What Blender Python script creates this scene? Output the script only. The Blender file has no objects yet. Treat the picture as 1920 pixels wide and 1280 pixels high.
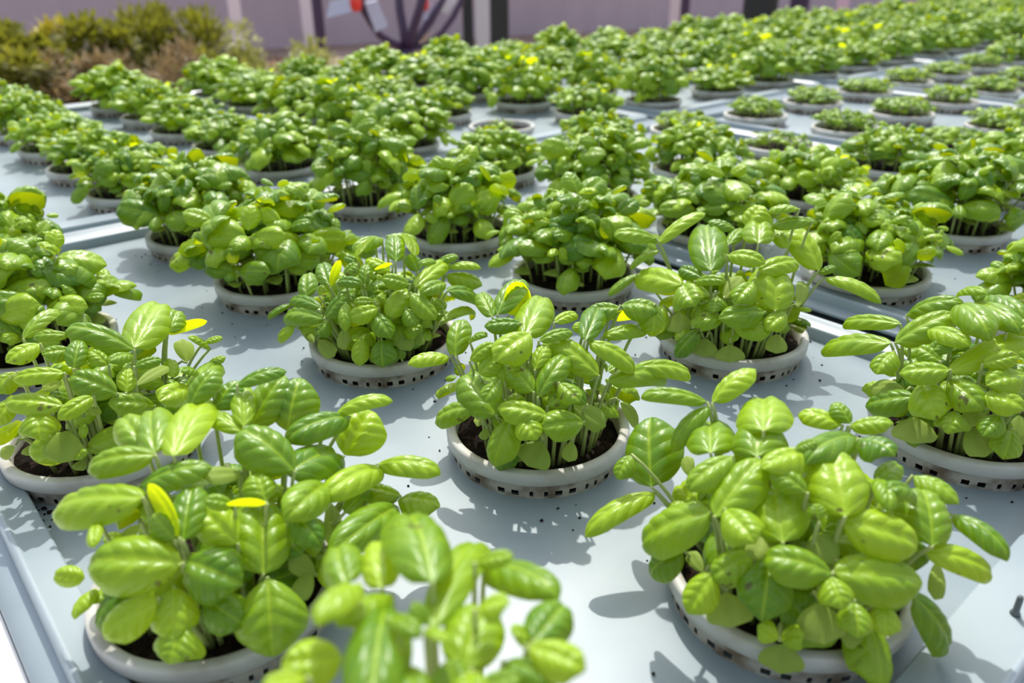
import bpy, math, random
import numpy as np
from mathutils import Vector, Matrix, Quaternion
random.seed(7); rng = np.random.default_rng(11)
SC = bpy.context.scene
COL = SC.collection
R = math.radians

# ------------------------------------------------------------------ camera
FPX = 1496.2; PITCH = 0.4489; ROLL = -0.0071
DECK = 0.80                      # height of the tray floors
RIM = DECK + 0.022               # height of the pot rims
CAMZ = RIM + 0.30
cp, sp = math.cos(PITCH), math.sin(PITCH)
FW = Vector((0, cp, -sp)); RT0 = Vector((1, 0, 0)); UP0 = Vector((0, sp, cp))
RT = math.cos(ROLL)*RT0 + math.sin(ROLL)*UP0
UP = -math.sin(ROLL)*RT0 + math.cos(ROLL)*UP0
EYE = Vector((0, 0, CAMZ))
cam = bpy.data.cameras.new('camera'); co = bpy.data.objects.new('camera', cam); COL.objects.link(co)
M = Matrix((RT, UP, -FW)).transposed().to_4x4(); M.translation = EYE
co.matrix_world = M
cam.sensor_width = 36; cam.lens = FPX/1920*36; cam.clip_start = 0.01
cam.dof.use_dof = True; cam.dof.focus_distance = 0.56; cam.dof.aperture_fstop = 6.5
SC.camera = co

def ray(x, y):
    return (FW + (x-960)/FPX*RT - (y-640)/FPX*UP).normalized()
def at(x, y, z):
    d = ray(x, y); return EYE + d*((z-EYE.z)/d.z)
def at_dist(x, y, hd):           # point on the ray at horizontal distance hd
    d = ray(x, y); return EYE + d*(hd/math.hypot(d.x, d.y))

# ------------------------------------------------------------------ lattice of pots
TH = 0.7166; PA = 0.23664; PB = 0.20025; GJ = 0.06975
E1 = Vector((math.cos(TH), math.sin(TH), 0)); E2 = Vector((-math.sin(TH), math.cos(TH), 0))
O0 = Vector((0.01803, 0.49044, 0))
def lat(i, j):
    g = GJ if j >= 4 else (-GJ if j <= -2 else 0)
    return O0 + E1*(PA*i) + E2*(PB*j + g)

# ------------------------------------------------------------------ tagging
def tag(o, label=None, cat=None, group=None, kind=None):
    if label: o['label'] = label
    if cat: o['category'] = cat
    if group: o['group'] = group
    if kind: o['kind'] = kind
    return o
def empty(name, loc, rz=0):
    o = bpy.data.objects.new(name, None); COL.objects.link(o)
    o.empty_display_size = .02; o.location = loc; o.rotation_euler = (0, 0, rz); return o
def link(name, me, parent=None, loc=None):
    o = bpy.data.objects.new(name, me); COL.objects.link(o)
    if parent: o.parent = parent
    if loc is not None: o.location = loc
    return o

# ------------------------------------------------------------------ materials
def mat(name):
    m = bpy.data.materials.new(name); m.use_nodes = True
    nt = m.node_tree; nt.nodes.clear()
    out = nt.nodes.new('ShaderNodeOutputMaterial')
    return m, nt, out
def N(nt, t, **kw):
    n = nt.nodes.new(t)
    for k, v in kw.items():
        if k in n.inputs: n.inputs[k].default_value = v
        else: setattr(n, k, v)
    return n
def simple(name, col, rough=.5, spec=.5, noise=None, bump=None, metal=0):
    """noise = (scale, colour, low, high): second colour blended in by noise; bump = (scale, strength, distance)"""
    m, nt, out = mat(name)
    b = N(nt, 'ShaderNodeBsdfPrincipled'); b.inputs['Base Color'].default_value = (*col, 1)
    b.inputs['Roughness'].default_value = rough; b.inputs['Specular IOR Level'].default_value = spec
    b.inputs['Metallic'].default_value = metal
    tc = N(nt, 'ShaderNodeTexCoord')
    if noise:
        n = N(nt, 'ShaderNodeTexNoise'); n.inputs['Scale'].default_value = noise[0]; n.inputs['Detail'].default_value = 6
        nt.links.new(tc.outputs['Object'], n.inputs['Vector'])
        r = N(nt, 'ShaderNodeMapRange'); r.inputs[1].default_value = noise[2]; r.inputs[2].default_value = noise[3]
        nt.links.new(n.outputs['Fac'], r.inputs[0])
        mx = N(nt, 'ShaderNodeMix', data_type='RGBA'); mx.inputs[6].default_value = (*col, 1); mx.inputs[7].default_value = (*noise[1], 1)
        nt.links.new(r.outputs[0], mx.inputs[0]); nt.links.new(mx.outputs[2], b.inputs['Base Color'])
    if bump:
        n = N(nt, 'ShaderNodeTexNoise'); n.inputs['Scale'].default_value = bump[0]; n.inputs['Detail'].default_value = 8
        nt.links.new(tc.outputs['Object'], n.inputs['Vector'])
        bp = N(nt, 'ShaderNodeBump'); bp.inputs['Strength'].default_value = bump[1]; bp.inputs['Distance'].default_value = bump[2]
        nt.links.new(n.outputs['Fac'], bp.inputs['Height']); nt.links.new(bp.outputs[0], b.inputs['Normal'])
    nt.links.new(b.outputs[0], out.inputs[0])
    return m

def leaf_material(name, dark, light, trans, tfac, rough, spots=True, veins=True, spec=.5, young=0.):
    """attribute 'leaf' = (u, v, per-leaf random, kind)"""
    m, nt, out = mat(name); L = nt.links.new
    a = N(nt, 'ShaderNodeAttribute', attribute_name='leaf')
    s = N(nt, 'ShaderNodeSeparateColor'); L(a.outputs['Color'], s.inputs[0])
    mx = N(nt, 'ShaderNodeMix', data_type='RGBA'); mx.inputs[6].default_value = (*dark, 1); mx.inputs[7].default_value = (*light, 1)
    tc = N(nt, 'ShaderNodeTexCoord')
    n1 = N(nt, 'ShaderNodeTexNoise'); n1.inputs['Scale'].default_value = 60; n1.inputs['Detail'].default_value = 4
    L(tc.outputs['Object'], n1.inputs['Vector'])
    ad = N(nt, 'ShaderNodeMath', operation='MULTIPLY_ADD'); L(n1.outputs['Fac'], ad.inputs[0]); ad.inputs[1].default_value = .7; ad.inputs[2].default_value = -.35
    a2 = N(nt, 'ShaderNodeMath', operation='ADD', use_clamp=True); L(ad.outputs[0], a2.inputs[0]); L(s.outputs[2], a2.inputs[1])
    L(a2.outputs[0], mx.inputs[0])
    col = mx.outputs[2]
    if veins:
        # |u-.5|*2 , side veins run from the midrib to the edge
        su = N(nt, 'ShaderNodeMath', operation='SUBTRACT'); L(s.outputs[0], su.inputs[0]); su.inputs[1].default_value = .5
        ab = N(nt, 'ShaderNodeMath', operation='ABSOLUTE'); L(su.outputs[0], ab.inputs[0])
        ph = N(nt, 'ShaderNodeMath', operation='MULTIPLY_ADD'); L(ab.outputs[0], ph.inputs[0]); ph.inputs[1].default_value = -.60; L(s.outputs[1], ph.inputs[2])
        fr = N(nt, 'ShaderNodeMath', operation='MULTIPLY'); L(ph.outputs[0], fr.inputs[0]); fr.inputs[1].default_value = math.pi*5
        sn = N(nt, 'ShaderNodeMath', operation='SINE'); L(fr.outputs[0], sn.inputs[0])
        sa = N(nt, 'ShaderNodeMath', operation='ABSOLUTE'); L(sn.outputs[0], sa.inputs[0])
        vr = N(nt, 'ShaderNodeMapRange'); L(sa.outputs[0], vr.inputs[0]); vr.inputs[1].default_value = 0; vr.inputs[2].default_value = .22; vr.inputs[3].default_value = .3; vr.inputs[4].default_value = 0
        mr = N(nt, 'ShaderNodeMapRange'); L(ab.outputs[0], mr.inputs[0]); mr.inputs[1].default_value = 0; mr.inputs[2].default_value = .035; mr.inputs[3].default_value = .6; mr.inputs[4].default_value = 0
        vm = N(nt, 'ShaderNodeMath', operation='MAXIMUM'); L(vr.outputs[0], vm.inputs[0]); L(mr.outputs[0], vm.inputs[1])
        vx = N(nt, 'ShaderNodeMix', data_type='RGBA'); L(vm.outputs[0], vx.inputs[0]); L(col, vx.inputs[6]); vx.inputs[7].default_value = (light[0]*1.25, light[1]*1.12, light[2]*1.6, 1)
        col = vx.outputs[2]
        # the blade swells between the side veins
        pw = N(nt, 'ShaderNodeMath', operation='POWER'); L(sa.outputs[0], pw.inputs[0]); pw.inputs[1].default_value = .55
        mq = N(nt, 'ShaderNodeMapRange'); L(ab.outputs[0], mq.inputs[0]); mq.inputs[1].default_value = 0; mq.inputs[2].default_value = .07; mq.inputs[3].default_value = 0; mq.inputs[4].default_value = 1
        hq = N(nt, 'ShaderNodeMath', operation='MULTIPLY'); L(pw.outputs[0], hq.inputs[0]); L(mq.outputs[0], hq.inputs[1])
    if spots:
        vo = N(nt, 'ShaderNodeTexNoise'); vo.inputs['Scale'].default_value = 190; vo.inputs['Detail'].default_value = 1
        L(tc.outputs['Object'], vo.inputs['Vector'])
        n2 = N(nt, 'ShaderNodeTexNoise'); n2.inputs['Scale'].default_value = 28; L(tc.outputs['Object'], n2.inputs['Vector'])
        mu = N(nt, 'ShaderNodeMath', operation='MULTIPLY'); L(vo.outputs['Fac'], mu.inputs[0]); L(n2.outputs['Fac'], mu.inputs[1])
        sr = N(nt, 'ShaderNodeMapRange'); L(mu.outputs[0], sr.inputs[0]); sr.inputs[1].default_value = .425; sr.inputs[2].default_value = .47; sr.inputs[4].default_value = .85
        sx = N(nt, 'ShaderNodeMix', data_type='RGBA'); L(sr.outputs[0], sx.inputs[0]); L(col, sx.inputs[6]); sx.inputs[7].default_value = (.06, .035, .015, 1)
        col = sx.outputs[2]
    b = N(nt, 'ShaderNodeBsdfPrincipled'); L(col, b.inputs['Base Color'])
    b.inputs['Roughness'].default_value = rough; b.inputs['Specular IOR Level'].default_value = spec
    bp = N(nt, 'ShaderNodeBump'); bp.inputs['Strength'].default_value = .25; bp.inputs['Distance'].default_value = .001
    n3 = N(nt, 'ShaderNodeTexNoise'); n3.inputs['Scale'].default_value = 420; n3.inputs['Detail'].default_value = 2
    L(tc.outputs['Object'], n3.inputs['Vector']); L(n3.outputs['Fac'], bp.inputs['Height']); L(bp.outputs[0], b.inputs['Normal'])
    if veins:
        b2 = N(nt, 'ShaderNodeBump'); b2.inputs['Strength'].default_value = .38; b2.inputs['Distance'].default_value = .0008
        L(hq.outputs[0], b2.inputs['Height']); L(bp.outputs[0], b2.inputs['Normal']); L(b2.outputs[0], b.inputs['Normal'])
    t = N(nt, 'ShaderNodeBsdfTranslucent'); t.inputs['Color'].default_value = (*trans, 1)
    ms = N(nt, 'ShaderNodeMixShader'); ms.inputs[0].default_value = tfac
    if young:   # thin young blades let more light through
        yk = N(nt, 'ShaderNodeMath', operation='MULTIPLY_ADD'); L(a.outputs['Alpha'], yk.inputs[0]); yk.inputs[1].default_value = young; yk.inputs[2].default_value = tfac; L(yk.outputs[0], ms.inputs[0])
    L(b.outputs[0], ms.inputs[1]); L(t.outputs[0], ms.inputs[2]); L(ms.outputs[0], out.inputs[0])
    return m

MAT = {}
MAT['leaf'] = leaf_material('basil_leaf', (.060, .185, .003), (.325, .505, .014), (.80, .90, .006), .20, .36, spec=.45, young=.55)
MAT['seedleaf'] = leaf_material('seed_leaf', (.22, .34, .05), (.36, .47, .09), (.50, .60, .05), .30, .6, spots=False, veins=False, spec=.25)
MAT['stem'] = simple('basil_stem', (.36, .44, .14), .5, .4)
MAT['deck'] = simple('tray_plastic', (.285, .342, .364), .38, .38, noise=(9, (.225, .28, .312), .40, .66), bump=(900, .05, .0004))
MAT['lip'] = simple('tray_lip_plastic', (.325, .385, .42), .38, .38, noise=(11, (.265, .325, .36), .42, .68), bump=(700, .05, .0004))
MAT['liner'] = simple('channel_liner', (.26, .30, .33), .5, .4, noise=(20, (.2, .24, .26), .4, .7))
MAT['pot'] = simple('pot_plastic', (.53, .525, .49), .45, .4, noise=(38, (.38, .35, .30), .5, .72))
MAT['potband'] = simple('pot_band_plastic', (.42, .395, .34), .5, .4, noise=(60, (.16, .12, .08), .45, .66))
MAT['soil'] = simple('potting_soil', (.012, .008, .006), .95, .1, noise=(160, (.045, .028, .018), .5, .7), bump=(260, 1, .004))
MAT['crumb'] = simple('soil_crumb', (.02, .013, .01), .95, .1)
MAT['white'] = simple('white_liner', (.86, .86, .85), .5, .4)

# ------------------------------------------------------------------ mesh accumulator
class Acc:
    def __init__(s): s.v = []; s.f = []; s.a = []; s.n = 0
    def add(s, v, f, a=None):
        v = np.asarray(v, float); s.v.append(v); s.f += [tuple(int(k)+s.n for k in q) for q in f]
        s.a.append(np.zeros((len(v), 4)) if a is None else a); s.n += len(v)
    def mesh(s, name, m, smooth=True):
        me = bpy.data.meshes.new(name)
        v = np.concatenate(s.v) if s.v else np.zeros((0, 3))
        me.from_pydata(v.tolist(), [], s.f); me.update()
        if s.v:
            at_ = me.attributes.new('leaf', 'FLOAT_COLOR', 'POINT')
            at_.data.foreach_set('color', np.concatenate(s.a).astype(np.float32).ravel())
        if smooth: me.polygons.foreach_set('use_smooth', [True]*len(me.polygons))
        for mm in (m if isinstance(m, (list, tuple)) else [m]): me.materials.append(mm)
        return me
    def box(s, c, size, ax=None):
        x, y, z = [k/2 for k in size]; ax = ax or (Vector((1, 0, 0)), Vector((0, 1, 0)), Vector((0, 0, 1)))
        vs = [Vector(c)+ax[0]*(sx*x)+ax[1]*(sy*y)+ax[2]*(sz*z) for sx in (-1, 1) for sy in (-1, 1) for sz in (-1, 1)]
        s.add(vs, [(0, 1, 3, 2), (4, 6, 7, 5), (0, 4, 5, 1), (2, 3, 7, 6), (0, 2, 6, 4), (1, 5, 7, 3)])
    def tube(s, pts, rad, n=6, a=None, cap=True):
        pts = [Vector(p) for p in pts]; V = []; F = []
        rad = rad if isinstance(rad, (list, tuple)) else [rad]*len(pts)
        ref = Vector((.3, .9, .2))
        for k, p in enumerate(pts):
            t = (pts[min(k+1, len(pts)-1)]-pts[max(k-1, 0)]).normalized()
            x = t.cross(ref); x = x.normalized() if x.length > 1e-4 else Vector((1, 0, 0)); y = t.cross(x)
            for q in range(n):
                an = 2*math.pi*q/n; V.append(p+(x*math.cos(an)+y*math.sin(an))*rad[k])
        for k in range(len(pts)-1):
            for q in range(n):
                F.append((k*n+q, k*n+(q+1) % n, (k+1)*n+(q+1) % n, (k+1)*n+q))
        if cap: F += [tuple(range(n-1, -1, -1)), tuple((len(pts)-1)*n+q for q in range(n))]
        s.add(V, F, None if a is None else np.tile(a, (len(V), 1)))
    def lathe(s, prof, n=72, skip=None, flip=False):
        V = []; F = []
        for r, z in prof:
            for q in range(n):
                an = 2*math.pi*q/n; V.append((r*math.cos(an), r*math.sin(an), z))
        for k in range(len(prof)-1):
            for q in range(n):
                if skip and skip(k, q): continue
                F.append((k*n+q, k*n+(q+1) % n, (k+1)*n+(q+1) % n, (k+1)*n+q))
        s.add(V, F)

# ------------------------------------------------------------------ leaves
def leaf(acc, B, D, Nn, L, W, nu=10, nv=14, phi=62, bow=70, hook=25, kind=0, rnd=None, twist=0, quilt=1., tipx=.42, basex=.44):
    """puffed ovate blade from base B along D, upper side towards Nn"""
    D = Vector(D).normalized(); Nn = Vector(Nn); X = D.cross(Nn)
    X = X.normalized() if X.length > 1e-5 else Vector((1, 0, 0)); Z = X.cross(D).normalized()
    if twist:
        q = Quaternion(D, twist); X = q @ X; Z = q @ Z
    u = np.linspace(-1, 1, nu+1); v = np.linspace(0, 1, nv+1)
    # centre line
    ang = np.radians(bow)*(.5-v) - np.radians(hook)*np.clip((v-.7)/.3, 0, 1)**2
    dy = np.cos(ang); dz = np.sin(ang)
    cy = np.concatenate([[0], np.cumsum((dy[1:]+dy[:-1])/2)]); cz = np.concatenate([[0], np.cumsum((dz[1:]+dz[:-1])/2)])
    sc = L/max(cy.max(), 1e-6); cy *= sc; cz *= sc
    vv = np.clip(v, .004, .996)
    w = vv**basex*(1-vv)**tipx; w = w/w.max()*W/2*(1-.10*np.clip((v-.86)/.14, 0, 1))
    w[0] = W*.03; w[-1] = W*.05
    U, VV = np.meshgrid(u, v)
    ph = np.radians(phi)
    Wd = w[:, None]
    x = Wd*np.sin(U*ph)/math.sin(ph)
    z = -Wd*(1-np.cos(U*ph))/math.sin(ph)
    z = z - .085*W*np.exp(-(U/.15)**2)*np.sin(np.pi*np.clip(VV, 0, 1))**.5
    z = z + quilt*.065*W*(np.abs(np.sin(np.pi*5*(VV-.30*np.abs(U))))**.6-.5)*np.clip(np.abs(U)*4, 0, 1)*np.sin(np.pi*VV)*(1-np.abs(U)**4)
    # offset z acts along the local normal of the centre line
    ny = -np.sin(ang)[:, None]; nz = np.cos(ang)[:, None]
    py = cy[:, None]+ny*z; pz = cz[:, None]+nz*z
    Xn, Dn, Zn = np.array(X), np.array(D), np.array(Z)
    P = np.array(B)+x[..., None]*Xn+py[..., None]*Dn+pz[..., None]*Zn
    nn = nu+1
    F = [(a*nn+b, a*nn+b+1, (a+1)*nn+b+1, (a+1)*nn+b) for a in range(nv) for b in range(nu)]
    rnd = random.random() if rnd is None else rnd
    A = np.stack([U*.5+.5, VV, np.full_like(U, rnd), np.full_like(U, kind)], -1).reshape(-1, 4)
    acc.add(P.reshape(-1, 3), F, A)

def seed_leaf(acc, B, D, Nn, L, W, lod=0):
    if lod: leaf(acc, B, D, Nn, L, W, 4, 4, 30, 30, 10, kind=1, quilt=0, tipx=.35, basex=.6)
    else: leaf(acc, B, D, Nn, L, W, 8, 8, 32, 35, 15, kind=1, quilt=0, tipx=.33, basex=.62)

def bez(a, b, c, n=5):
    return [a*(1-t)**2+b*(2*t*(1-t))+c*t*t for t in [k/(n-1) for k in range(n)]]

# one seedling: stem, one big pair, one crossed smaller pair, one pair of seed leaves; coordinates relative to pot centre, z=0 at rim
def seedling(F, S, C, base, top, az, Lb, lod=0, second=.55, mid=False, coty=True):
    base = Vector(base); top = Vector(top)
    mid = base.lerp(top, .55); mid.z = base.z+(top.z-base.z)*.7; mid.x = base.x*.75+top.x*.25; mid.y = base.y*.75+top.y*.25
    pts = bez(base, mid, top, 3 if lod else 5)
    S.tube(pts, [.0013, .0011, .0009] if lod else [.0014, .0013, .0012, .0011, .001], 4 if lod else 6)
    ax = (pts[-1]-pts[-2]).normalized()
    out = Vector((top.x, top.y, 0)); out = out.normalized() if out.length > .004 else Vector((0, 0, 0))
    nuv = dict(nu=6, nv=7, quilt=.8) if lod else dict(nu=10, nv=14)
    yg = 1 if random.random() < .10 else 0
    x0 = ax.orthogonal().normalized(); y0 = ax.cross(x0)
    for pair, (ln, pz, el) in enumerate([(Lb, 0, .12), (Lb*second, .006, .55)]):
        if ln < .007: continue
        for k in range(2):
            a = az+pair*math.pi/2+k*math.pi+random.uniform(-.3, .3)
            h = x0*math.cos(a)+y0*math.sin(a)
            e = el+random.uniform(-.35, .25)
            D = h*math.cos(e)+ax*math.sin(e)
            Nn = ax*math.cos(e)-h*math.sin(e)+out*.35+Vector((0, 0, .25))
            l = ln*random.uniform(.75, 1.15)
            P = pts[-1]+ax*pz+h*.003
            leaf(F, P, D, Nn, l, l*random.uniform(.66, .84), phi=random.uniform(60, 84), bow=random.uniform(50, 95), hook=random.uniform(25, 90), twist=random.uniform(-.35, .35), kind=yg, **nuv)
    if mid:
        q = pts[-2] if not lod else pts[1].lerp(pts[2], .35)
        for k in range(2):
            a = az+.8+k*math.pi+random.uniform(-.4, .4); h = Vector((math.cos(a), math.sin(a), random.uniform(-.35, .35)))
            l = Lb*random.uniform(.55, .85)
            leaf(F, q, h, Vector((0, 0, 1))+out*.5, l, l*random.uniform(.7, .9), phi=random.uniform(55, 80), bow=random.uniform(60, 115), hook=20, twist=random.uniform(-.3, .3), **nuv)
    if coty:
        q = pts[1] if lod else pts[2]
        a = az+math.pi/2+random.uniform(-.4, .4)
        for k in range(2):
            h = Vector((math.cos(a+k*math.pi), math.sin(a+k*math.pi), 0))
            D = h+Vector((0, 0, random.uniform(-.45, .25)))
            l = Lb*random.uniform(.32, .45)
            C.tube([q, q+D.normalized()*.006], .0006, 4, cap=False, a=(.5, .5, .5, 1))
            seed_leaf(C, q+D.normalized()*.005, D, Vector((0, 0, 1)), l, l*1.35, lod)

def fill_plant(n, rad, hgt, Lb, lod=0, spread=1.35, second=.55, hvar=.35, mid=False):
    F, S, C = Acc(), Acc(), Acc()
    for k in range(n):
        r = rad*math.sqrt((k+.5)/n); a = k*2.39996+random.uniform(-.25, .25)
        base = Vector((r*math.cos(a), r*math.sin(a), -.008))
        h = hgt*(1-hvar*(r/rad)**2*1.1)*random.uniform(1-hvar*.5, 1.08)
        q = spread*random.uniform(.9, 1.12)
        top = Vector((base.x*q, base.y*q, h))
        seedling(F, S, C, base, top, random.uniform(0, 6.28), Lb*random.uniform(.75, 1.15), lod, second*random.uniform(.6, 1.2), mid=mid, coty=(lod == 0 or k % 2 == 0))
    return F, S, C

# ------------------------------------------------------------------ pots
POT_R = .0655; POT_H = RIM-DECK
def pot_meshes(lod):
    n = 160 if not lod else 64
    rim = Acc()
    r = POT_R; h = POT_H
    rim.lathe([(r-.0075, h-.014), (r-.0072, h-.002), (r-.0062, h-.0004), (r-.0045, h), (r-.0015, h-.0002), (r-.0003, h-.001), (r, h-.0025), (r-.0004, h-.0095), (r-.0012, h-.0102), (r-.003, h-.0104)], n)
    band = Acc()
    # slotted wall below the rim: every other cell of the slot row is open
    per = 4 if not lod else 2   # slot pitch
    band.lathe([(r-.003, h-.0103), (r-.0034, h-.0160), (r-.0040, h-.0200), (r-.0042, 0.0)], n, skip=lambda k, q: k == 1 and (q % per) < per/2 and rng.random() > .12)
    soil = Acc()
    m = 48 if not lod else 24
    rr = r-.0078; prof = [(rr*.999, .0005), (rr, h-.0125)]
    V = []; Fc = []
    rings = [1., .86, .7, .5, .3, .12]
    for z in (.0005,):
        for q in range(m): V.append((rr*math.cos(6.28318*q/m), rr*math.sin(6.28318*q/m), z))
    for ri, f in enumerate(rings):
        for q in range(m):
            an = 6.28318*q/m; z = h-.0105+random.uniform(-.0016, .0016)+(.002 if 0 < ri < 4 else 0)
            V.append((rr*f*math.cos(an), rr*f*math.sin(an), z))
    for k in range(len(rings)):
        for q in range(m): Fc.append((k*m+q, k*m+(q+1) % m, (k+1)*m+(q+1) % m, (k+1)*m+q))
    Fc.append(tuple(len(rings)*m+q for q in range(m)))
    soil.add(V, Fc)
    # dark growing mix showing in the slots
    return rim.mesh('pot_rim', MAT['pot']), band.mesh('pot_band', MAT['potband']), soil.mesh('soil', MAT['soil'])
POTM = [pot_meshes(0), pot_meshes(1)]
def make_pot(loc, rz, lod, label, group):
    root = empty('basil_pot', loc, rz)
    tag(root, label, 'potted basil', group)
    a, b, c = POTM[lod]
    rim = link('pot', a, root); link('slotted_band', b, rim); link('soil', c, root)
    return root

# hand-read leaves of the nearest plants: base x,y, tip x,y, width in crop pixels; flags c seed leaf, y under side towards us
HERO = {}
def hero(key, ox, oy, s, rx, rz, txt, cz=0.0):
    rows = []
    for it in txt.replace('\n', ' ').split(';'):
        it = it.split()
        if not it: continue
        fl = it[5] if len(it) > 5 else ''
        v = [float(k) for k in it[:5]]
        rows.append((ox+v[0]*s, oy+v[1]*s, ox+v[2]*s, oy+v[3]*s, v[4]*s, fl))
    HERO[key] = (rx, rz, cz, rows)
hero((0, -1), 1090, 660, .48435, .085, .088, """510 190 660 70 110;480 190 250 165 75;490 210 360 370 85;270 515 265 262 205;280 545 30 690 105;495 620 245 735 180;390 770 270 855 120;
500 385 500 275 165;580 405 425 520 115;520 630 690 420 165;705 300 705 180 185;680 400 690 280 185;875 385 715 440 130;870 540 740 460 90;780 730 740 485 205;1020 630 960 385 205;
1005 280 850 240 95;1040 275 980 200 75;1040 285 1195 270 80;1080 340 900 390 125;1080 335 1205 390 145;1290 480 1450 575 115;1360 745 1320 535 190;1440 630 1640 785 105;1335 770 1575 860 110;
1015 650 1290 740 175;985 850 1305 880 190;965 855 722 800 150;730 800 700 1020 180;660 790 512 865 120;505 860 415 1000 120;470 850 415 770 60 c;560 930 580 1065 180 c;760 1110 690 1060 80;770 1110 852 1090 85;
780 1130 770 1245 175 c;910 970 940 1130 195 c;1000 1060 1090 1115 110 c;1060 970 1070 1095 120;1170 975 1180 1090 110;1290 950 1395 1145 135;1380 815 1370 955 70 c;990 820 900 705 120 c;920 650 910 590 65;960 870 1010 985 120;
1150 500 1228 440 75;1150 490 1190 600 75;560 610 660 720 140;700 700 670 800 90 c;1290 560 1200 530 95;830 370 905 345 60;190 400 145 485 80;420 480 405 400 55 c""")
hero((-1, 0), 90, 670, .4532, .085, .09, """385 580 38 625 195;200 680 185 772 55;435 405 180 455 125;385 525 655 450 135;540 740 430 540 95 y;440 390 440 225 140;520 400 650 190 155;400 370 310 250 130;800 305 640 240 100;
590 190 690 60 110;690 215 780 100 120;790 110 972 55 80;840 285 970 85 145;810 280 805 110 85;990 300 1040 95 175;1200 225 1408 175 80;1245 245 1008 330 130;1230 400 1335 230 190;1015 465 805 310 190;990 480 1195 420 165;
1150 530 1010 640 145;1380 460 1165 565 125;1370 440 1605 465 115;1455 570 1285 540 100;1450 590 1610 610 155;1445 620 1200 785 140;890 890 870 598 235;780 765 630 630 145;548 850 188 850 225;570 840 785 930 215;
910 920 930 1215 255;445 1000 240 1145 150;520 955 520 1155 165;560 1110 500 1255 195;650 1000 800 1100 150;1110 900 1000 825 100 c;560 750 600 535 135;900 590 860 485 125;900 605 755 600 70 y;765 610 655 590 65;
800 480 645 490 95 c;1010 650 1120 770 115;1170 600 1180 785 80 c;1090 890 1030 1000 85 c;520 750 440 650 100;370 690 320 745 60 c;1230 640 1305 560 80""")
hero((-1, -1), 490, 960, .3229, .10, .115, """990 400 830 70 335;700 430 680 170 195;490 410 450 215 215;560 420 345 610 195;745 480 465 620 205;720 550 640 1090 330;465 850 135 880 275;250 960 20 1010 175;750 620 900 700 120;
1000 660 1265 255 235;1255 290 1445 250 115;1305 310 1680 440 245;1260 560 1425 520 190;1180 910 1270 555 315;1150 1060 1080 870 245;1250 1020 1490 960 165;1420 870 1690 990 175;1590 740 1760 540 235;1610 760 1465 690 150;
1560 780 1855 895 225;960 650 885 530 100;960 690 1065 745 85;1220 930 1215 1100 200;820 900 920 1100 200""", .01)
hero((0, 0), 760, 500, .3125, .085, .09, """620 285 700 115 195 y;555 280 690 85 150;520 295 448 165 95;720 405 825 185 195;685 335 488 350 110;745 400 555 545 195;300 530 335 325 135;262 540 32 572 128;390 560 525 465 95;448 645 562 525 135;
765 745 608 585 135;800 775 962 545 135;540 885 365 655 225;412 835 188 920 150;845 890 575 840 155;640 905 540 1175 175;1065 930 838 960 170;820 1050 735 1195 225 c;1000 1050 980 1168 95 c;1155 645 888 435 165;1105 450 1362 615 135;
1388 600 1692 650 135;1228 690 1525 680 145;1080 435 1150 275 130;1190 415 1435 380 110;808 440 992 390 85;900 330 1025 285 75;780 610 842 475 95;1285 250 1105 260 135;1300 230 1505 260 160;1230 310 1432 270 90 y;1500 230 1480 405 130;
1010 835 1205 955 155 c;1290 815 1405 945 115 c;860 830 985 750 115;1085 820 965 715 95;700 900 780 1025 155;592 682 558 588 65;390 640 305 720 65 c;492 970 458 1035 60 c;1060 400 1030 335 70;390 445 475 410 70;560 690 480 800 110;930 700 1040 800 120""")
hero((1, 0), 1130, 360, .28125, .085, .09, """370 335 655 140 115;350 305 95 275 125;880 245 715 195 95;960 225 1060 95 195;1040 335 1040 195 185;840 345 942 255 95;720 515 690 238 225;838 420 1065 465 125;1045 525 1292 470 135;1150 785 1125 505 265;
1440 515 1245 235 195;1230 370 1148 248 95;1395 190 1145 220 115;1305 110 1115 130 95;515 615 238 560 175;222 548 48 672 80;370 390 195 500 70;650 560 518 508 105;620 590 802 590 75;530 610 600 735 215;808 712 925 555 120 c;1075 798 798 832 155;
800 840 598 870 135;880 895 1105 930 135;640 920 488 1085 115;510 800 500 935 175 c;690 975 660 1095 195 c;850 1015 850 1135 195 c;1160 945 1160 1075 145 c;1215 800 1105 905 125;1300 765 1342 588 90 c;1490 570 1835 715 125;1440 542 1545 498 65;
400 760 315 945 155;760 700 740 790 140;1000 600 900 720 150""")
hero((1, -1), 1530, 430, .35945, .09, .092, """382 592 43 620 148;432 490 152 488 92;418 585 705 440 155;478 442 742 380 122;588 520 785 590 112;698 742 1085 560 135;692 732 452 742 135;462 842 285 812 100 c;502 872 268 912 145;558 798 622 975 185;698 788 855 925 155;
520 978 500 1115 215 c;808 1028 885 1185 155 c;1082 760 905 802 155;878 858 1075 930 145;962 968 875 1065 112;1022 1048 980 1185 135;1062 968 1060 1125 112 c;738 398 892 545 155;808 388 1045 505 145;898 348 1075 442 122;1008 520 1145 488 92;
738 340 875 328 72;402 638 318 742 130;722 948 690 1055 152;788 928 852 1022 122 c;642 682 538 618 100;878 700 1045 658 92;600 640 700 560 100""")
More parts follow.
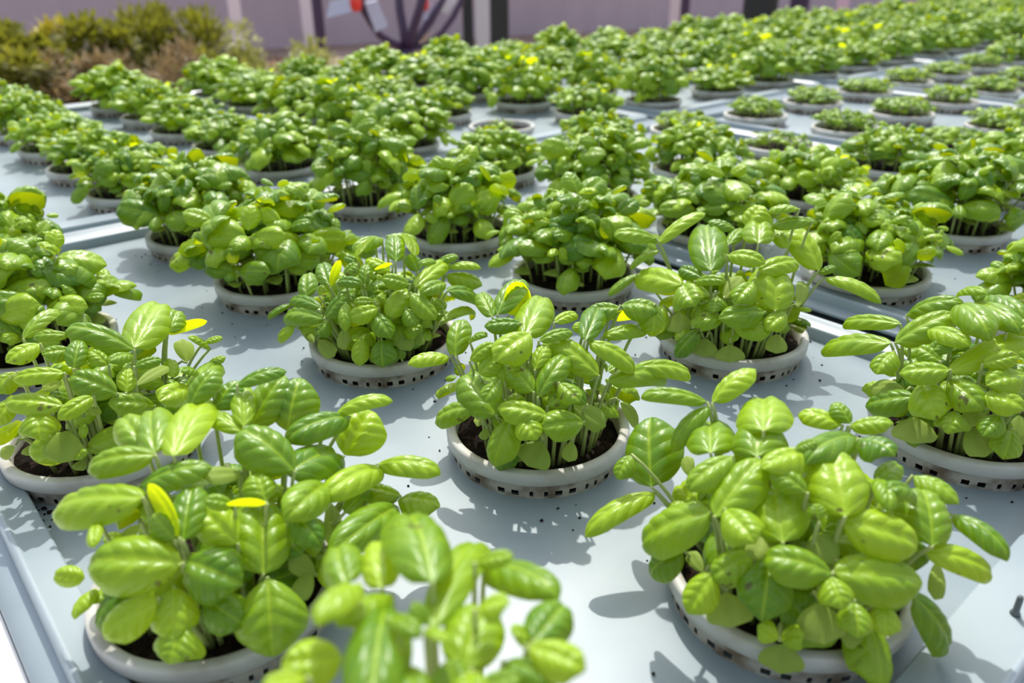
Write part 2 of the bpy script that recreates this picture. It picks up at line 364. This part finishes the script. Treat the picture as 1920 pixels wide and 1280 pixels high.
hero((-1, 1), 0, 550, .26565, .085, .088, """935 392 498 258 175;952 375 1132 88 255;1190 270 1252 128 145;1178 282 1435 198 92 y;442 560 108 592 132;112 558 -42 692 150;432 790 58 758 165;102 738 -32 922 132;652 728 428 872 112;822 700 518 588 195;1085 790 798 770 165;
470 968 420 1195 265 c;270 828 280 1012 225;272 358 58 472 152;502 400 308 422 132;520 522 560 338 132;760 502 638 408 112;932 430 778 472 102;958 652 1192 508 92 c;958 512 1132 468 82;1332 658 1148 742 172;1328 762 1532 538 152;1488 698 1652 742 172;
1320 482 1290 318 142 c;1482 382 1348 308 82;1448 342 1562 308 62;1468 502 1582 448 72;1402 562 1288 540 92;890 692 900 528 112;482 292 248 300 92;170 312 392 128 122;102 1078 -2 1152 102 c;442 620 298 682 82 c;640 768 685 858 70 c""")
hero((0, 1), 490, 410, .24216, .082, .088, """932 150 728 232 135;880 150 750 272 100 y;978 130 1192 150 105;1110 118 1182 262 112 y;1040 322 1030 148 132;992 402 818 318 122;1010 350 888 382 72 y;520 502 468 348 132;540 522 602 338 82 y;640 432 732 348 132;350 602 362 428 142;
588 490 762 502 92;800 502 812 358 92;788 542 852 478 72;1142 502 948 458 122;1198 522 1432 348 122;1368 330 1512 288 82;1448 370 1682 370 92;1438 440 1692 502 152;1448 558 1662 642 152;1422 500 1258 562 112;452 682 238 638 102;232 660 62 762 56;
472 772 198 768 162;498 762 652 588 152;872 640 728 640 82;978 762 1132 558 152;1168 578 1342 762 152;902 690 688 770 142;878 728 992 902 152;650 658 650 852 92;770 928 760 1122 122;930 938 940 1132 182;1152 858 1078 1012 162 c;438 938 562 1062 122 c;
1398 790 1622 758 82;252 838 138 932 112;330 858 402 952 62 c;1220 878 1222 982 92 c;640 848 640 1012 112 c;1118 698 1192 822 122;520 788 428 902 132;1338 618 1422 692 102;1210 402 1148 278 112;1218 350 1342 328 72;742 332 648 298 72;450 592 472 518 92;1090 1092 1080 1028 62""")

FILL = {(0, -1): 11, (-1, 0): 14, (-1, -1): 14, (0, 0): 10, (1, 0): 15, (1, -1): 13, (-1, 1): 12, (0, 1): 26}
def hero_plant(key, centre):
    """centre = rim centre in world; returns foliage, stems, seed leaves relative to it"""
    rx, rz, cz, rows = HERO[key]
    F, S, C = Acc(), Acc(), Acc()
    c0 = centre+Vector((0, 0, cz))
    sc = Vector((1/rx, 1/rx, 1/rz))
    e = EYE-c0; e = Vector((e.x*sc.x, e.y*sc.y, e.z*sc.z))
    def hit(x, y, inset=1.):
        d = ray(x, y); ds = Vector((d.x*sc.x, d.y*sc.y, d.z*sc.z))
        a = ds.dot(ds); b = e.dot(ds); cc = e.dot(e)-inset*inset
        disc = b*b-a*cc
        t = (-b-math.sqrt(disc))/a if disc > 0 else -b/a
        p = EYE+d*t
        lo = DECK+.012 - c0.z
        if p.z < DECK+.012: p = EYE+d*((DECK+.012-EYE.z)/d.z)
        return p
    for (bx, by, tx, ty, w, fl) in rows:
        coty = 'c' in fl; yel = 'y' in fl
        ins = .86 if coty else random.uniform(.92, 1.04)
        B = hit(bx, by, ins*.94); T = hit(tx, ty, ins)
        # blades that point up the slope lie back, blades that hang come forward
        up_ = (by-ty)/FPX*(B-EYE).dot(FW)
        if not yel: T = T+(T-EYE).normalized()*(.65*max(0, up_)-.25*max(0, -up_))
        if T.z < DECK+.012: T.z = DECK+.012
        mid = (B+T)/2
        view = (EYE-mid).normalized()
        # depth of tip: allow it to tip away a little so blades are not all square to us
        nr = Vector(((mid.x-c0.x)*sc.x**2, (mid.y-c0.y)*sc.y**2, (mid.z-c0.z)*sc.z**2)).normalized()
        Nn = (nr*.45+view*.42+Vector((0, .06, .55))).normalized()
        depth = (mid-EYE).dot(FW)
        W = w/FPX*depth; L = (T-B).length
        D = T-B
        if yel:
            Nn = (-view*.7+Vector((0, .3, .6))+nr*.2).normalized()
            leaf(F, B-c0, D, Nn, L*1.1, W*1.1, 10, 14, 35, 40, 10, rnd=random.uniform(.8, 1), kind=1)
        elif coty:
            seed_leaf(C, B-c0, D, (nr*.4+view*.5+Vector((0, 0, .5))).normalized(), L, W)
        else:
            ratio = W/max(L, 1e-4)
            leaf(F, B-c0-D.normalized()*L*.02, D, Nn, L*1.10, W*1.18, 14, 22, phi=random.uniform(60, 76), bow=random.uniform(45, 80), hook=random.uniform(20, 70),
                 twist=random.uniform(-.2, .2), rnd=random.random(), tipx=.40 if ratio > .6 else .42, basex=.42)
        # stalk down to the soil
        b = B-c0; rxy = math.hypot(b.x, b.y); k = min(.8, .043/max(rxy, 1e-4))
        foot = Vector((b.x*k, b.y*k, -.010-cz))
        midp = Vector((b.x*.55+foot.x*.45, b.y*.55+foot.y*.45, b.z-.012 if b.z > .02 else b.z+.004))
        if coty: midp.z = max(b.z, foot.z)+.012
        S.tube(bez(foot, midp, b-D.normalized()*.001, 7), [.0014, .0014, .0013, .0012, .0011, .001, .0008], 6)
    if cz:
        for A_ in (F, S, C):
            A_.v = [v+np.array([0, 0, cz]) for v in A_.v]
    return F, S, C

# ------------------------------------------------------------------ trays
def rrect(x0, x1, y0, y1, r, z, seg=6):
    pts = []
    for cx, cy, a0 in ((x1-r, y1-r, 0), (x0+r, y1-r, 90), (x0+r, y0+r, 180), (x1-r, y0+r, 270)):
        for k in range(seg+1):
            a = R(a0+90*k/seg); pts.append((cx+r*math.cos(a), cy+r*math.sin(a), z))
    return pts
def ring_mesh(acc, loops):
    n = len(loops[0]); V = [p for l in loops for p in l]; F = []
    for k in range(len(loops)-1):
        for q in range(n): F.append((k*n+q, k*n+(q+1) % n, (k+1)*n+(q+1) % n, (k+1)*n+q))
    acc.add(V, F)
LIPH = .0115; FLZ = .002
def make_tray(i0, j0, label):
    """tray holding pots i0..i0+2 by j0..j0+4; local x along E1, y along E2, origin at its middle pot"""
    c = lat(i0+1, j0+2)
    root = empty('grow_tray', (c.x, c.y, DECK), TH)
    tag(root, label, 'grow tray', 'pale blue grow trays')
    x0, x1 = -PA*1.238, PA*1.325
    y0, y1 = -PB*2-.0705, PB*2+.096
    d = Acc()
    lp = rrect(x0, x1, y0, y1, .022, 0); d.add(lp, [tuple(range(len(lp)))])
    lp2 = rrect(x0, x1, y0, y1, .022, -.003); d.add(lp2, [tuple(range(len(lp2)-1, -1, -1))])
    link('deck', d.mesh('tray_deck', MAT['deck'], smooth=False), root)
    def loop(s, t, z, r): return rrect(x0-s, x1+s, y0-t, y1+t, r, z)
    l = Acc()
    ring_mesh(l, [loop(0, 0, 0, .022), loop(.0006, .0006, .004, .022), loop(.001, .001, LIPH-.0015, .022), loop(.0025, .0025, LIPH, .0235), loop(.017, .034, LIPH-.0005, .03),
                  loop(.0185, .0355, LIPH+.002, .031), loop(.0215, .0385, LIPH+.002, .033), loop(.023, .040, LIPH-.001, .034), loop(.0235, .0405, FLZ, .034)])
    fl = Acc()
    ring_mesh(fl, [loop(.0235, .0405, FLZ+.001, .034), loop(.025, .042, FLZ+.0002, .034), loop(.037, .045, FLZ-.0005, .038), loop(.0375, .0455, FLZ-.004, .038), loop(.0235, .0405, FLZ-.005, .034)])
    link('raised_lip', l.mesh('tray_lip', MAT['lip']), root)
    link('flange', fl.mesh('tray_flange', MAT['lip']), root)
    return root
ORD = ['zeroth', 'first', 'second', 'third', 'fourth', 'fifth', 'sixth', 'seventh', 'eighth', 'ninth', 'tenth', 'eleventh', 'twelfth', 'thirteenth', 'fourteenth', 'fifteenth', 'sixteenth',
       'seventeenth', 'eighteenth', 'nineteenth', 'twentieth', 'twenty-first', 'twenty-second', 'twenty-third', 'twenty-fourth', 'twenty-fifth', 'twenty-sixth', 'twenty-seventh', 'twenty-eighth', 'twenty-ninth', 'thirtieth',
       'thirty-first', 'thirty-second', 'thirty-third', 'thirty-fourth', 'thirty-fifth', 'thirty-sixth']
IMAX = 31
k = 0
for i0 in range(-1, IMAX, 3):
    k += 1
    for j0, where in ((-1, 'near'), (4, 'far')):
        if where == 'near' and i0 > 8: continue
        make_tray(i0, j0, f'pale blue plastic grow tray, {ORD[k]} of the {where} line counting from the white ledge')

# bench below the trays, white ledge along its open side
b = Acc()
ia, ib = -1.55, IMAX+.6
pa = O0+E1*(PA*ia); ylo = -PB*1-.14-.03; yhi = PB*8+GJ+.16
def bench_pt(i, y, z): q = O0+E1*(PA*i)+E2*y; return (q.x, q.y, z)
def slab(acc, i0, i1, y0, y1, z0, z1):
    V = [bench_pt(i, y, z) for z in (z0, z1) for i, y in ((i0, y0), (i1, y0), (i1, y1), (i0, y1))]
    acc.add(V, [(3, 2, 1, 0), (4, 5, 6, 7), (0, 1, 5, 4), (1, 2, 6, 5), (2, 3, 7, 6), (3, 0, 4, 7)])
slab(b, -1.3975, ib, ylo, yhi, DECK-.045, DECK-.0155)
for x in range(0, 32, 6):
    for y in (ylo+.05, yhi-.1):
        slab(b, x-1.2, x-.9, y, y+.05, 0, DECK-.045)
bench = link('bench', b.mesh('bench', MAT['liner'], smooth=False)); tag(bench, 'long grey bench carrying all the pale blue grow trays', 'bench')
w = Acc(); slab(w, -2.3, -1.3985, ylo-.05, yhi, DECK-.05, DECK-.004)
wl = link('ledge', w.mesh('ledge', MAT['white'], smooth=False)); tag(wl, 'bright white ledge along the outer edge of the nearest trays', 'ledge')

# ------------------------------------------------------------------ the basil pots
tall = [fill_plant(30, .052, .072, .042, 1, mid=True, hvar=.55, spread=1.35) for _ in range(5)]
mid_ = [fill_plant(30, .052, .052, .033, 1, mid=True, hvar=.5, spread=1.18) for _ in range(4)]
short = [fill_plant(34, .046, .026, .017, 1, spread=1.15, second=.3) for _ in range(4)]
sprout = [fill_plant(12, .036, .022, .018, 1, spread=1.15, second=.4) for _ in range(2)]
germ = [fill_plant(9, .022, .008, .008, 1, spread=1.1, second=0) for _ in range(1)]
big = [fill_plant(30, .052, .080, .039, 0, mid=True, hvar=.55, spread=1.33) for _ in range(6)]
def meshes(t, name):
    F, S, C = t
    return [F.mesh(name+'_leaves', MAT['leaf']), S.mesh(name+'_stems', MAT['stem']), C.mesh(name+'_seed_leaves', MAT['seedleaf'])]
LIB = {n: [meshes(t, n) for t in L] for n, L in (('tall', tall), ('mid', mid_), ('short', short), ('sprout', sprout), ('germ', germ), ('big', big))}
DESC = {'tall': 'bushy', 'mid': 'medium leafy', 'short': 'short seedling', 'sprout': 'sparse seedling', 'germ': 'barely sprouted', 'big': 'bushy'}
def style(i, j):
    S = {(2, 3): 'mid', (3, 3): 'mid', (3, 2): 'mid', (3, 1): 'mid', (4, 1): 'mid', (4, 2): 'sprout', (4, 3): 'short', (3, 4): 'germ', (4, 4): 'mid', (4, 0): 'big', (5, 1): 'short', (5, 2): 'short', (5, 3): 'short',
         (6, 1): 'short', (0, 5): 'mid', (0, 6): 'mid', (1, 5): 'mid', (1, 6): 'mid', (1, 7): 'mid', (0, 8): 'mid', (6, 2): 'short', (6, 3): 'short', (7, 1): 'short', (7, 2): 'short', (7, 3): 'short', (8, 1): 'short', (8, 2): 'short', (8, 3): 'short', (9, 2): 'short', (9, 3): 'short', (10, 2): 'short', (10, 3): 'short'}
    if (i, j) in S: return S[(i, j)]
    if i <= 2 and j <= 3 or (i, j) == (3, 0): return 'big'
    if i >= 11 and j <= 3: return 'mid'
    return 'tall' if (i*7+j*3) % 3 else 'mid'
HEROLBL = {(0, -1): 'lush basil pot nearest the tray corner with the small dark peg', (-1, 0): 'lush basil pot beside the raised lip next to the white ledge, largest leaves',
           (-1, -1): 'tall bright basil cut off by the photo\'s bottom edge, its pot out of view', (0, 0): 'basil pot in the centre of the front tray, dark soil and slotted rim showing',
           (1, 0): 'bushy basil pot beside the tray seam, a long curved leaf reaching across it', (1, -1): 'basil pot at the right edge of the photo, spotted leaf reaching left',
           (-1, 1): 'bushy basil pot with soil spilled below its rim beside the raised lip', (0, 1): 'dense round-topped basil pot just behind the centre pot of the front tray'}
count = 0
for i in range(-1, IMAX):
    for j in range(-1, 9):
        c = lat(i, j); c.z = RIM
        v = c-EYE; z = v.dot(FW)
        if z < .12: continue
        px = 960+FPX*v.dot(RT)/z; py = 640-FPX*v.dot(UP)/z
        mrg = 110*.6/max(z, .25)
        if not (-mrg*1.2 < px < 1920+mrg*1.2 and -25 < py < 1640): continue
        st = style(i, j); key = (i, j)
        lod = 0 if st == 'big' or i <= 2 and j <= 3 else 1
        tray = (i+1)//3+1; row = (i+1) % 3+1
        line = 'near' if j <= 3 else 'far'
        n = (3-j if j <= 3 else 8-j)+1
        if key in HEROLBL: lab = HEROLBL[key]
        else: lab = f'{DESC[st]} basil, {ORD[n]} from far end, {ORD[row]} row of {line} line\'s {ORD[tray]} tray'
        dx = random.uniform(-.004, .004); dy = random.uniform(-.004, .004)
        if key in HEROLBL: dx = dy = 0
        loc = Vector((c.x+dx, c.y+dy, DECK))
        rz = 0 if key in HERO else random.uniform(0, 6.28)
        root = make_pot(loc, rz, lod, lab, 'basil pots on the grow trays')
        count += 1
        if key in HERO:
            F, S, C = hero_plant(key, Vector((loc.x, loc.y, RIM)))
            f2, s2, c2 = fill_plant(FILL[key], .046, .042, .029, 0, spread=1.2, second=.6, mid=True, hvar=.5)
            for A_, B_ in ((F, f2), (S, s2), (C, c2)):
                for vv, aa in zip(B_.v, B_.a): pass
                off = A_.n
                A_.v += B_.v; A_.a += B_.a; A_.f += [tuple(q+off for q in f) for f in B_.f]; A_.n += B_.n
            ms = meshes((F, S, C), 'hero')
            sxy = sz = 1
        else:
            ms = LIB[st][(i*5+j*3) % len(LIB[st])]
            sxy = random.uniform(.95, 1.12); sz = random.uniform(.85, 1.15)
        for nm, me in zip(('foliage', 'stems', 'seed_leaves'), ms):
            if len(me.vertices) == 0: continue
            o = link(nm, me, root, (0, 0, POT_H)); o.scale = (sxy, sxy, sz)
            if nm == 'seed_leaves': o['label'] = 'pale seed leaves low on the stems'
print('POTS', count)

# ------------------------------------------------------------------ crumbs of soil and the peg
cr = Acc()
ico = [(0, 0, 1), (.89, 0, .45), (.28, .85, .45), (-.72, .53, .45), (-.72, -.53, .45), (.28, -.85, .45), (.72, .53, -.45), (-.28, .85, -.45), (-.89, 0, -.45), (-.28, -.85, -.45), (.72, -.53, -.45), (0, 0, -1)]
icf = [(0, 1, 2), (0, 2, 3), (0, 3, 4), (0, 4, 5), (0, 5, 1), (1, 6, 2), (2, 7, 3), (3, 8, 4), (4, 9, 5), (5, 10, 1), (6, 7, 2), (7, 8, 3), (8, 9, 4), (9, 10, 5), (10, 6, 1), (11, 7, 6), (11, 8, 7), (11, 9, 8), (11, 10, 9), (11, 6, 10)]
def crumb(x, y, s):
    q = np.array(ico)*rng.uniform(.6, 1.3, (12, 3))*s*np.array([1, 1, .6]); q[:, 2] -= q[:, 2].min(); cr.add(q+np.array([x, y, DECK]), icf)
for i in range(-1, 3):
    for j in range(-1, 4):
        c = lat(i, j)
        for _ in range(14):
            a = random.uniform(0, 6.28); r = POT_R+.002+abs(random.gauss(0, .012)); crumb(c.x+r*math.cos(a), c.y+r*math.sin(a), random.uniform(.0004, .0012))
        for _ in range(5):
            a = random.uniform(0, 6.28); r = POT_R+random.uniform(.01, .05); crumb(c.x+r*math.cos(a), c.y+r*math.sin(a), random.uniform(.0006, .0014))
c = lat(-1, 1)
for _ in range(90):
    a = random.gauss(-1.9, .35); r = POT_R+abs(random.gauss(0, .006)); crumb(c.x+r*math.cos(a), c.y+r*math.sin(a), random.uniform(.0006, .0018))
o = link('soil_crumbs', cr.mesh('soil_crumbs', MAT['crumb'], smooth=False)); tag(o, 'dark crumbs of soil scattered round the pots on the front tray', 'soil', kind='stuff')
pg = Acc(); p0 = at(1903, 1150, DECK+LIPH); pg.lathe([(0, 0), (.0026, 0), (.0025, .001), (.0017, .002), (.0016, .0105), (.0012, .0118), (0, .012)], 20)
MAT['peg'] = simple('peg_plastic', (.10, .12, .13), .5)
o = link('peg', pg.mesh('peg', MAT['peg'])); o.location = p0; tag(o, 'small dark grey peg standing on the tray lip', 'peg')

# ------------------------------------------------------------------ background
MAT['ground'] = simple('ground_soil', (.33, .25, .22), .95, .1, noise=(1.3, (.25, .15, .10), .45, .65), bump=(9, .6, .05))
MAT['fence'] = simple('fence_sheet', (.53, .43, .49), .6, .3, noise=(.7, (.48, .39, .445), .4, .7))
MAT['pale'] = simple('pale_post', (.86, .74, .78), .5, .4)
MAT['pink'] = simple('pink_post', (.75, .52, .64), .5, .4)
MAT['grey'] = simple('grey_post', (.60, .60, .62), .4, .5)
MAT['dark'] = simple('dark_post', (.022, .026, .026), .5, .4)
MAT['plum'] = simple('plum_metal', (.055, .03, .075), .4, .5)
g = Acc(); g.add([(-30, -10, 0), (40, -10, 0), (40, 45, 0), (-30, 45, 0)], [(0, 1, 2, 3)])
o = link('ground', g.mesh('ground', MAT['ground'], smooth=False)); tag(o, kind='structure')
A = at(600, 86, 0); B = at(1250, 54, 0); A.z = B.z = 0
fd = (B-A).normalized(); fn = Vector((fd.y, -fd.x, 0))
fa = Acc(); V = []; nseg = 260; span = 34; st0 = A-fd*13
for k in range(nseg+1):
    q = st0+fd*(span*k/nseg)+fn*(.018 if (k//2) % 2 else -.018)
    V += [(q.x, q.y, 0), (q.x, q.y, 2.4), (q.x-fn.x*.06, q.y-fn.y*.06, 2.4), (q.x-fn.x*.06, q.y-fn.y*.06, 0)]
F = []
for k in range(nseg):
    for e_ in range(4): F.append((k*4+e_, k*4+(e_+1) % 4, (k+1)*4+(e_+1) % 4, (k+1)*4+e_))
F += [(0, 1, 2, 3), (nseg*4+3, nseg*4+2, nseg*4+1, nseg*4)]
fa.add(V, F)
o = link('wall_back', fa.mesh('fence', MAT['fence'], smooth=False)); tag(o, 'mauve grey corrugated sheet fence behind the beds', kind='structure')

def post(px, wpx, hd, m, label, h=2.5, name='post', depth=None, cat='post'):
    p = at_dist(px, 60, hd); p.z = 0
    d = ray(px, 0); wid = wpx/FPX*hd/ math.cos(PITCH)*math.cos(PITCH)*1.0
    ax = (Vector((d.y, -d.x, 0)).normalized(), Vector((d.x, d.y, 0)).normalized(), Vector((0, 0, 1)))
    root = empty(name, p); tag(root, label, cat)
    a = Acc(); dp = depth or wid
    c = .12*wid
    prof = [(-wid/2+c, -dp/2), (wid/2-c, -dp/2), (wid/2, -dp/2+c), (wid/2, dp/2-c), (wid/2-c, dp/2), (-wid/2+c, dp/2), (-wid/2, dp/2-c), (-wid/2, -dp/2+c)]
    V = [tuple(ax[0]*x+ax[1]*y+Vector((0, 0, z))) for z in (.0, h) for x, y in prof]
    a.add(V, [(k, (k+1) % 8, 8+(k+1) % 8, 8+k) for k in range(8)]+[tuple(range(8, 16)), tuple(range(7, -1, -1))])
    link('shaft', a.mesh('shaft', m, smooth=False), root)
    bb = Acc(); bb.box((0, 0, .008), (wid*1.7, dp*1.7, .016), ax); link('base_plate', bb.mesh('plate', m, smooth=False), root)
    cc = Acc(); cc.box((0, 0, h+.01), (wid*1.15, dp*1.15, .02), ax); link('cap', cc.mesh('cap', m, smooth=False), root)
post(446, 20, 11.0, MAT['pale'], 'pale pinkish fence post rising behind the olive shrubs', name='fence_post')
post(578, 18, 11.6, MAT['pale'], 'pale lilac fence post beside a thin dark plum post', name='fence_post')
post(600, 17, 9.5, MAT['plum'], 'thin dark plum post beside the pale lilac fence post')
post(905, 23, 8.0, MAT['grey'], 'light grey pipe post against a thick black post')
post(937, 32, 8.6, MAT['dark'], 'thick black post touching the light grey pipe post')
post(878, 18, 8.9, MAT['dark'], 'slim black post just left of the light grey pipe post')
post(1262, 16, 12.6, MAT['pale'], 'pale grey fence post with a dark post on its right side', name='fence_post')
post(1281, 15, 12.3, MAT['plum'], 'slim dark plum post right of a pale grey fence post')
post(1420, 55, 7.5, MAT['dark'], 'widest black post beyond the far tray edge')
post(1492, 30, 8.2, MAT['plum'], 'dark plum post right of the widest black post')
post(1572, 18, 9.0, MAT['pink'], 'bright pink post beyond the far basil pots')

# stand of curved tubes with panels
hd = 6.2
def P(x, y, dd=0): return at_dist(x, y, hd+dd)
foot = P(762, 60); foot.z = 0
root = empty('tubular_stand', foot); tag(root, 'dark plum stand of curved tubes with pale blue panels and red tips', 'stand')
MAT['ice'] = simple('ice_panel', (.55, .60, .80), .4, .5); MAT['whitep'] = simple('white_panel', (.86, .84, .88), .4, .5); MAT['red'] = simple('red_tip', (.85, .05, .03), .4, .5)
def rel(p): return p-foot
base = P(762, 92)
def tube_part(name, pts, r, m):
    a = Acc(); a.tube([rel(p) for p in pts], r, 10); return link(name, a.mesh(name, m), root)
tube_part('leg', [Vector((foot.x, foot.y, 0)), base], .05, MAT['plum'])
def arc(pts, dd):
    return [P(x, y, dd*t) for t, (x, y) in zip(np.linspace(0, 1, len(pts)), pts)]
tube_part('curved_tube', arc([(757, 92), (735, 80), (712, 66), (696, 42), (682, 18), (672, -20), (668, -70)], -.3), .028, MAT['plum'])
tube_part('curved_tube', arc([(765, 92), (800, 84), (828, 62), (850, 32), (865, 2), (875, -40), (880, -80)], .25), .022, MAT['plum'])
tube_part('strut', arc([(760, 92), (757, 60), (750, 20), (744, -60)], .1), .032, MAT['plum'])
tube_part('strut', arc([(762, 92), (773, 60), (786, 20), (806, -60)], -.1), .034, MAT['plum'])
tube_part('strut', arc([(762, 92), (784, 68), (806, 40), (842, -30)], .2), .034, MAT['plum'])
bb = Acc(); bb.lathe([(0, 0), (.28, 0), (.28, .02), (.06, .04), (.05, .08)], 28); link('foot_plate', bb.mesh('foot', MAT['plum']), root)
def panel(name, quad, m, th=.02):
    q = [rel(P(x, y, dd)) for x, y, dd in quad]; n = (q[1]-q[0]).cross(q[3]-q[0]).normalized()*th/2
    a = Acc(); a.add([tuple(p+n) for p in q]+[tuple(p-n) for p in q], [(0, 1, 2, 3), (7, 6, 5, 4), (0, 4, 5, 1), (1, 5, 6, 2), (2, 6, 7, 3), (3, 7, 4, 0)])
    return link(name, a.mesh(name, m, smooth=False), root)
panel('side_panel', [(612, 34, -.3), (668, 20, -.3), (662, -6, -.3), (618, 4, -.3)], MAT['ice'])
panel('side_panel', [(684, 5, -.25), (706, 0, -.25), (727, 48, -.2), (704, 60, -.2)], MAT['ice'])
panel('side_panel', [(786, 34, .1), (800, 38, .1), (812, 6, .1), (792, 0, .1)], MAT['ice'])
panel('white_panel', [(816, 18, .2), (838, 26, .2), (858, 2, .2), (846, -12, .2)], MAT['whitep'])
for x, y in ((667, 4), (793, 4)):
    a = Acc(); a.lathe([(0, -.06), (.03, -.055), (.042, -.01), (.036, .04), (0, .06)], 20); q = link('red_tip', a.mesh('tip', MAT['red']), root); q.location = rel(P(x, y, -.3 if x < 700 else .05))

# shrubs behind the far tray edge
def shrub_mat(name, d, l, t): return leaf_material(name, d, l, t, .25, .55, spots=False, veins=False, spec=.3)
SH = {'olive': shrub_mat('olive_leaves', (.07, .075, .012), (.32, .32, .05), (.4, .40, .03)),
      'yellow': shrub_mat('yellow_leaves', (.35, .31, .03), (.62, .55, .08), (.6, .5, .05)),
      'brown': shrub_mat('brown_leaves', (.17, .125, .055), (.46, .34, .20), (.35, .25, .1)),
      'pale': shrub_mat('pale_leaves', (.22, .24, .05), (.50, .50, .18), (.45, .45, .1))}
def shrub(px, pytop, hd, wpx, m, label, n=4200, ls=.035, spiky=False, tips=None):
    top = at_dist(px, pytop, hd); wid = wpx/FPX*hd*1.05
    hgt = max(top.z, .12); foot = Vector((top.x, top.y, 0))
    root = empty('shrub', foot); tag(root, label, 'shrub')
    f = Acc(); s = Acc()
    for k in range(9):
        a = random.uniform(0, 6.28); r = wid*.3*random.random()
        s.tube([(r*.3*math.cos(a), r*.3*math.sin(a), 0), (r*.7*math.cos(a), r*.7*math.sin(a), hgt*.45), (r*math.cos(a), r*math.sin(a), hgt*.85)], [.012, .008, .004], 5)
    lumps = [(random.uniform(-.36, .36)*wid, random.uniform(-.3, .3)*wid, random.uniform(.35, .92)*hgt, random.uniform(.14, .24)*min(wid, hgt*1.2)) for _ in range(14)]
    for k in range(n):
        lx, ly, lz, lr = random.choice(lumps)
        v = Vector((random.gauss(0, 1), random.gauss(0, 1), random.gauss(0, 1))).normalized()*lr*random.uniform(.35, 1.05)
        p = Vector((lx, ly, lz))+v
        if p.z < .02: p.z = random.uniform(.02, hgt*.5)
        D = v.normalized()+Vector((random.uniform(-.5, .5), random.uniform(-.5, .5), random.uniform(.2, 1.1) if spiky else random.uniform(-.2, .6)))
        l = ls*random.uniform(.6, 1.4)
        leaf(f, p, D, v+Vector((0, 0, .6)), l, l*(.22 if spiky else .5), 2, 3, 30, 40, 0, quilt=0)
    link('foliage', f.mesh('shrub_leaves', m), root); link('stems', s.mesh('shrub_stems', SHSTEM), root)
SHSTEM = simple('shrub_stem', (.12, .09, .06), .8, .2)
shrub(20, 52, 5.2, 150, SH['olive'], 'dark olive shrub at the left edge of the photo', ls=.06)
shrub(92, 26, 5.6, 60, SH['yellow'], 'yellow spiky shrub standing taller than its neighbours', n=1100, ls=.09, spiky=True)
shrub(170, 50, 5.5, 150, SH['olive'], 'mid olive shrub right of the yellow spiky shrub', ls=.055)
shrub(120, 100, 4.6, 150, SH['brown'], 'pinkish brown low shrub touching the far tray edge', ls=.035)
shrub(310, 36, 5.8, 190, SH['olive'], 'tallest dark olive mound of a shrub before the fence', n=5200, ls=.07, spiky=True)
shrub(260, 92, 4.8, 190, SH['brown'], 'brown low shrub under the dark olive mound', ls=.04, spiky=True)
shrub(390, 84, 5.4, 120, SH['olive'], 'low olive shrub at the foot of the dark mound', n=2000, ls=.05)
shrub(500, 76, 6.0, 220, SH['pale'], 'pale yellow-green ground cover right of the olive shrubs', n=3500, ls=.045)
shrub(5, 105, 4.6, 120, SH['olive'], 'low olive shrub in front of the left edge shrub', n=2000, ls=.05)
shrub(800, 66, 6.8, 110, SH['brown'], 'rusty brown low shrub under the curved tube stand', n=700, ls=.035)
shrub(1090, 62, 9.6, 170, SH['brown'], 'rusty brown low shrub right of the thick black post', n=700, ls=.04)

# ------------------------------------------------------------------ light
sun = bpy.data.lights.new('sun', 'SUN'); sun.energy = 3.75; sun.angle = R(.9); sun.color = (1, .965, .90)
so = bpy.data.objects.new('sun', sun); COL.objects.link(so)
sd = Vector((-.03, .58, .81)).normalized()
so.rotation_euler = sd.to_track_quat('Z', 'Y').to_euler()
W = bpy.data.worlds.new('sky'); SC.world = W; W.use_nodes = True; nt = W.node_tree; nt.nodes.clear()
wo = nt.nodes.new('ShaderNodeOutputWorld'); bg = nt.nodes.new('ShaderNodeBackground'); sk = nt.nodes.new('ShaderNodeTexSky')
sk.sky_type = 'NISHITA'; sk.sun_disc = False; sk.sun_elevation = math.asin(sd.z); sk.sun_rotation = math.atan2(sd.x, sd.y)
sk.air_density = 1.2; sk.dust_density = 3.0; sk.ozone_density = 1.0
bg.inputs[1].default_value = .24
hs = nt.nodes.new('ShaderNodeHueSaturation'); hs.inputs['Saturation'].default_value = .5; nt.links.new(sk.outputs[0], hs.inputs['Color']); nt.links.new(hs.outputs[0], bg.inputs[0]); nt.links.new(bg.outputs[0], wo.inputs[0])
vs = SC.view_settings; vs.view_transform = 'Standard'; vs.look = 'None'; vs.gamma = 1; vs.use_curve_mapping = False; vs.exposure = 0
SC.cycles.use_denoising = True
SC.cycles.max_bounces = 10; SC.cycles.transmission_bounces = 6; SC.cycles.diffuse_bounces = 5
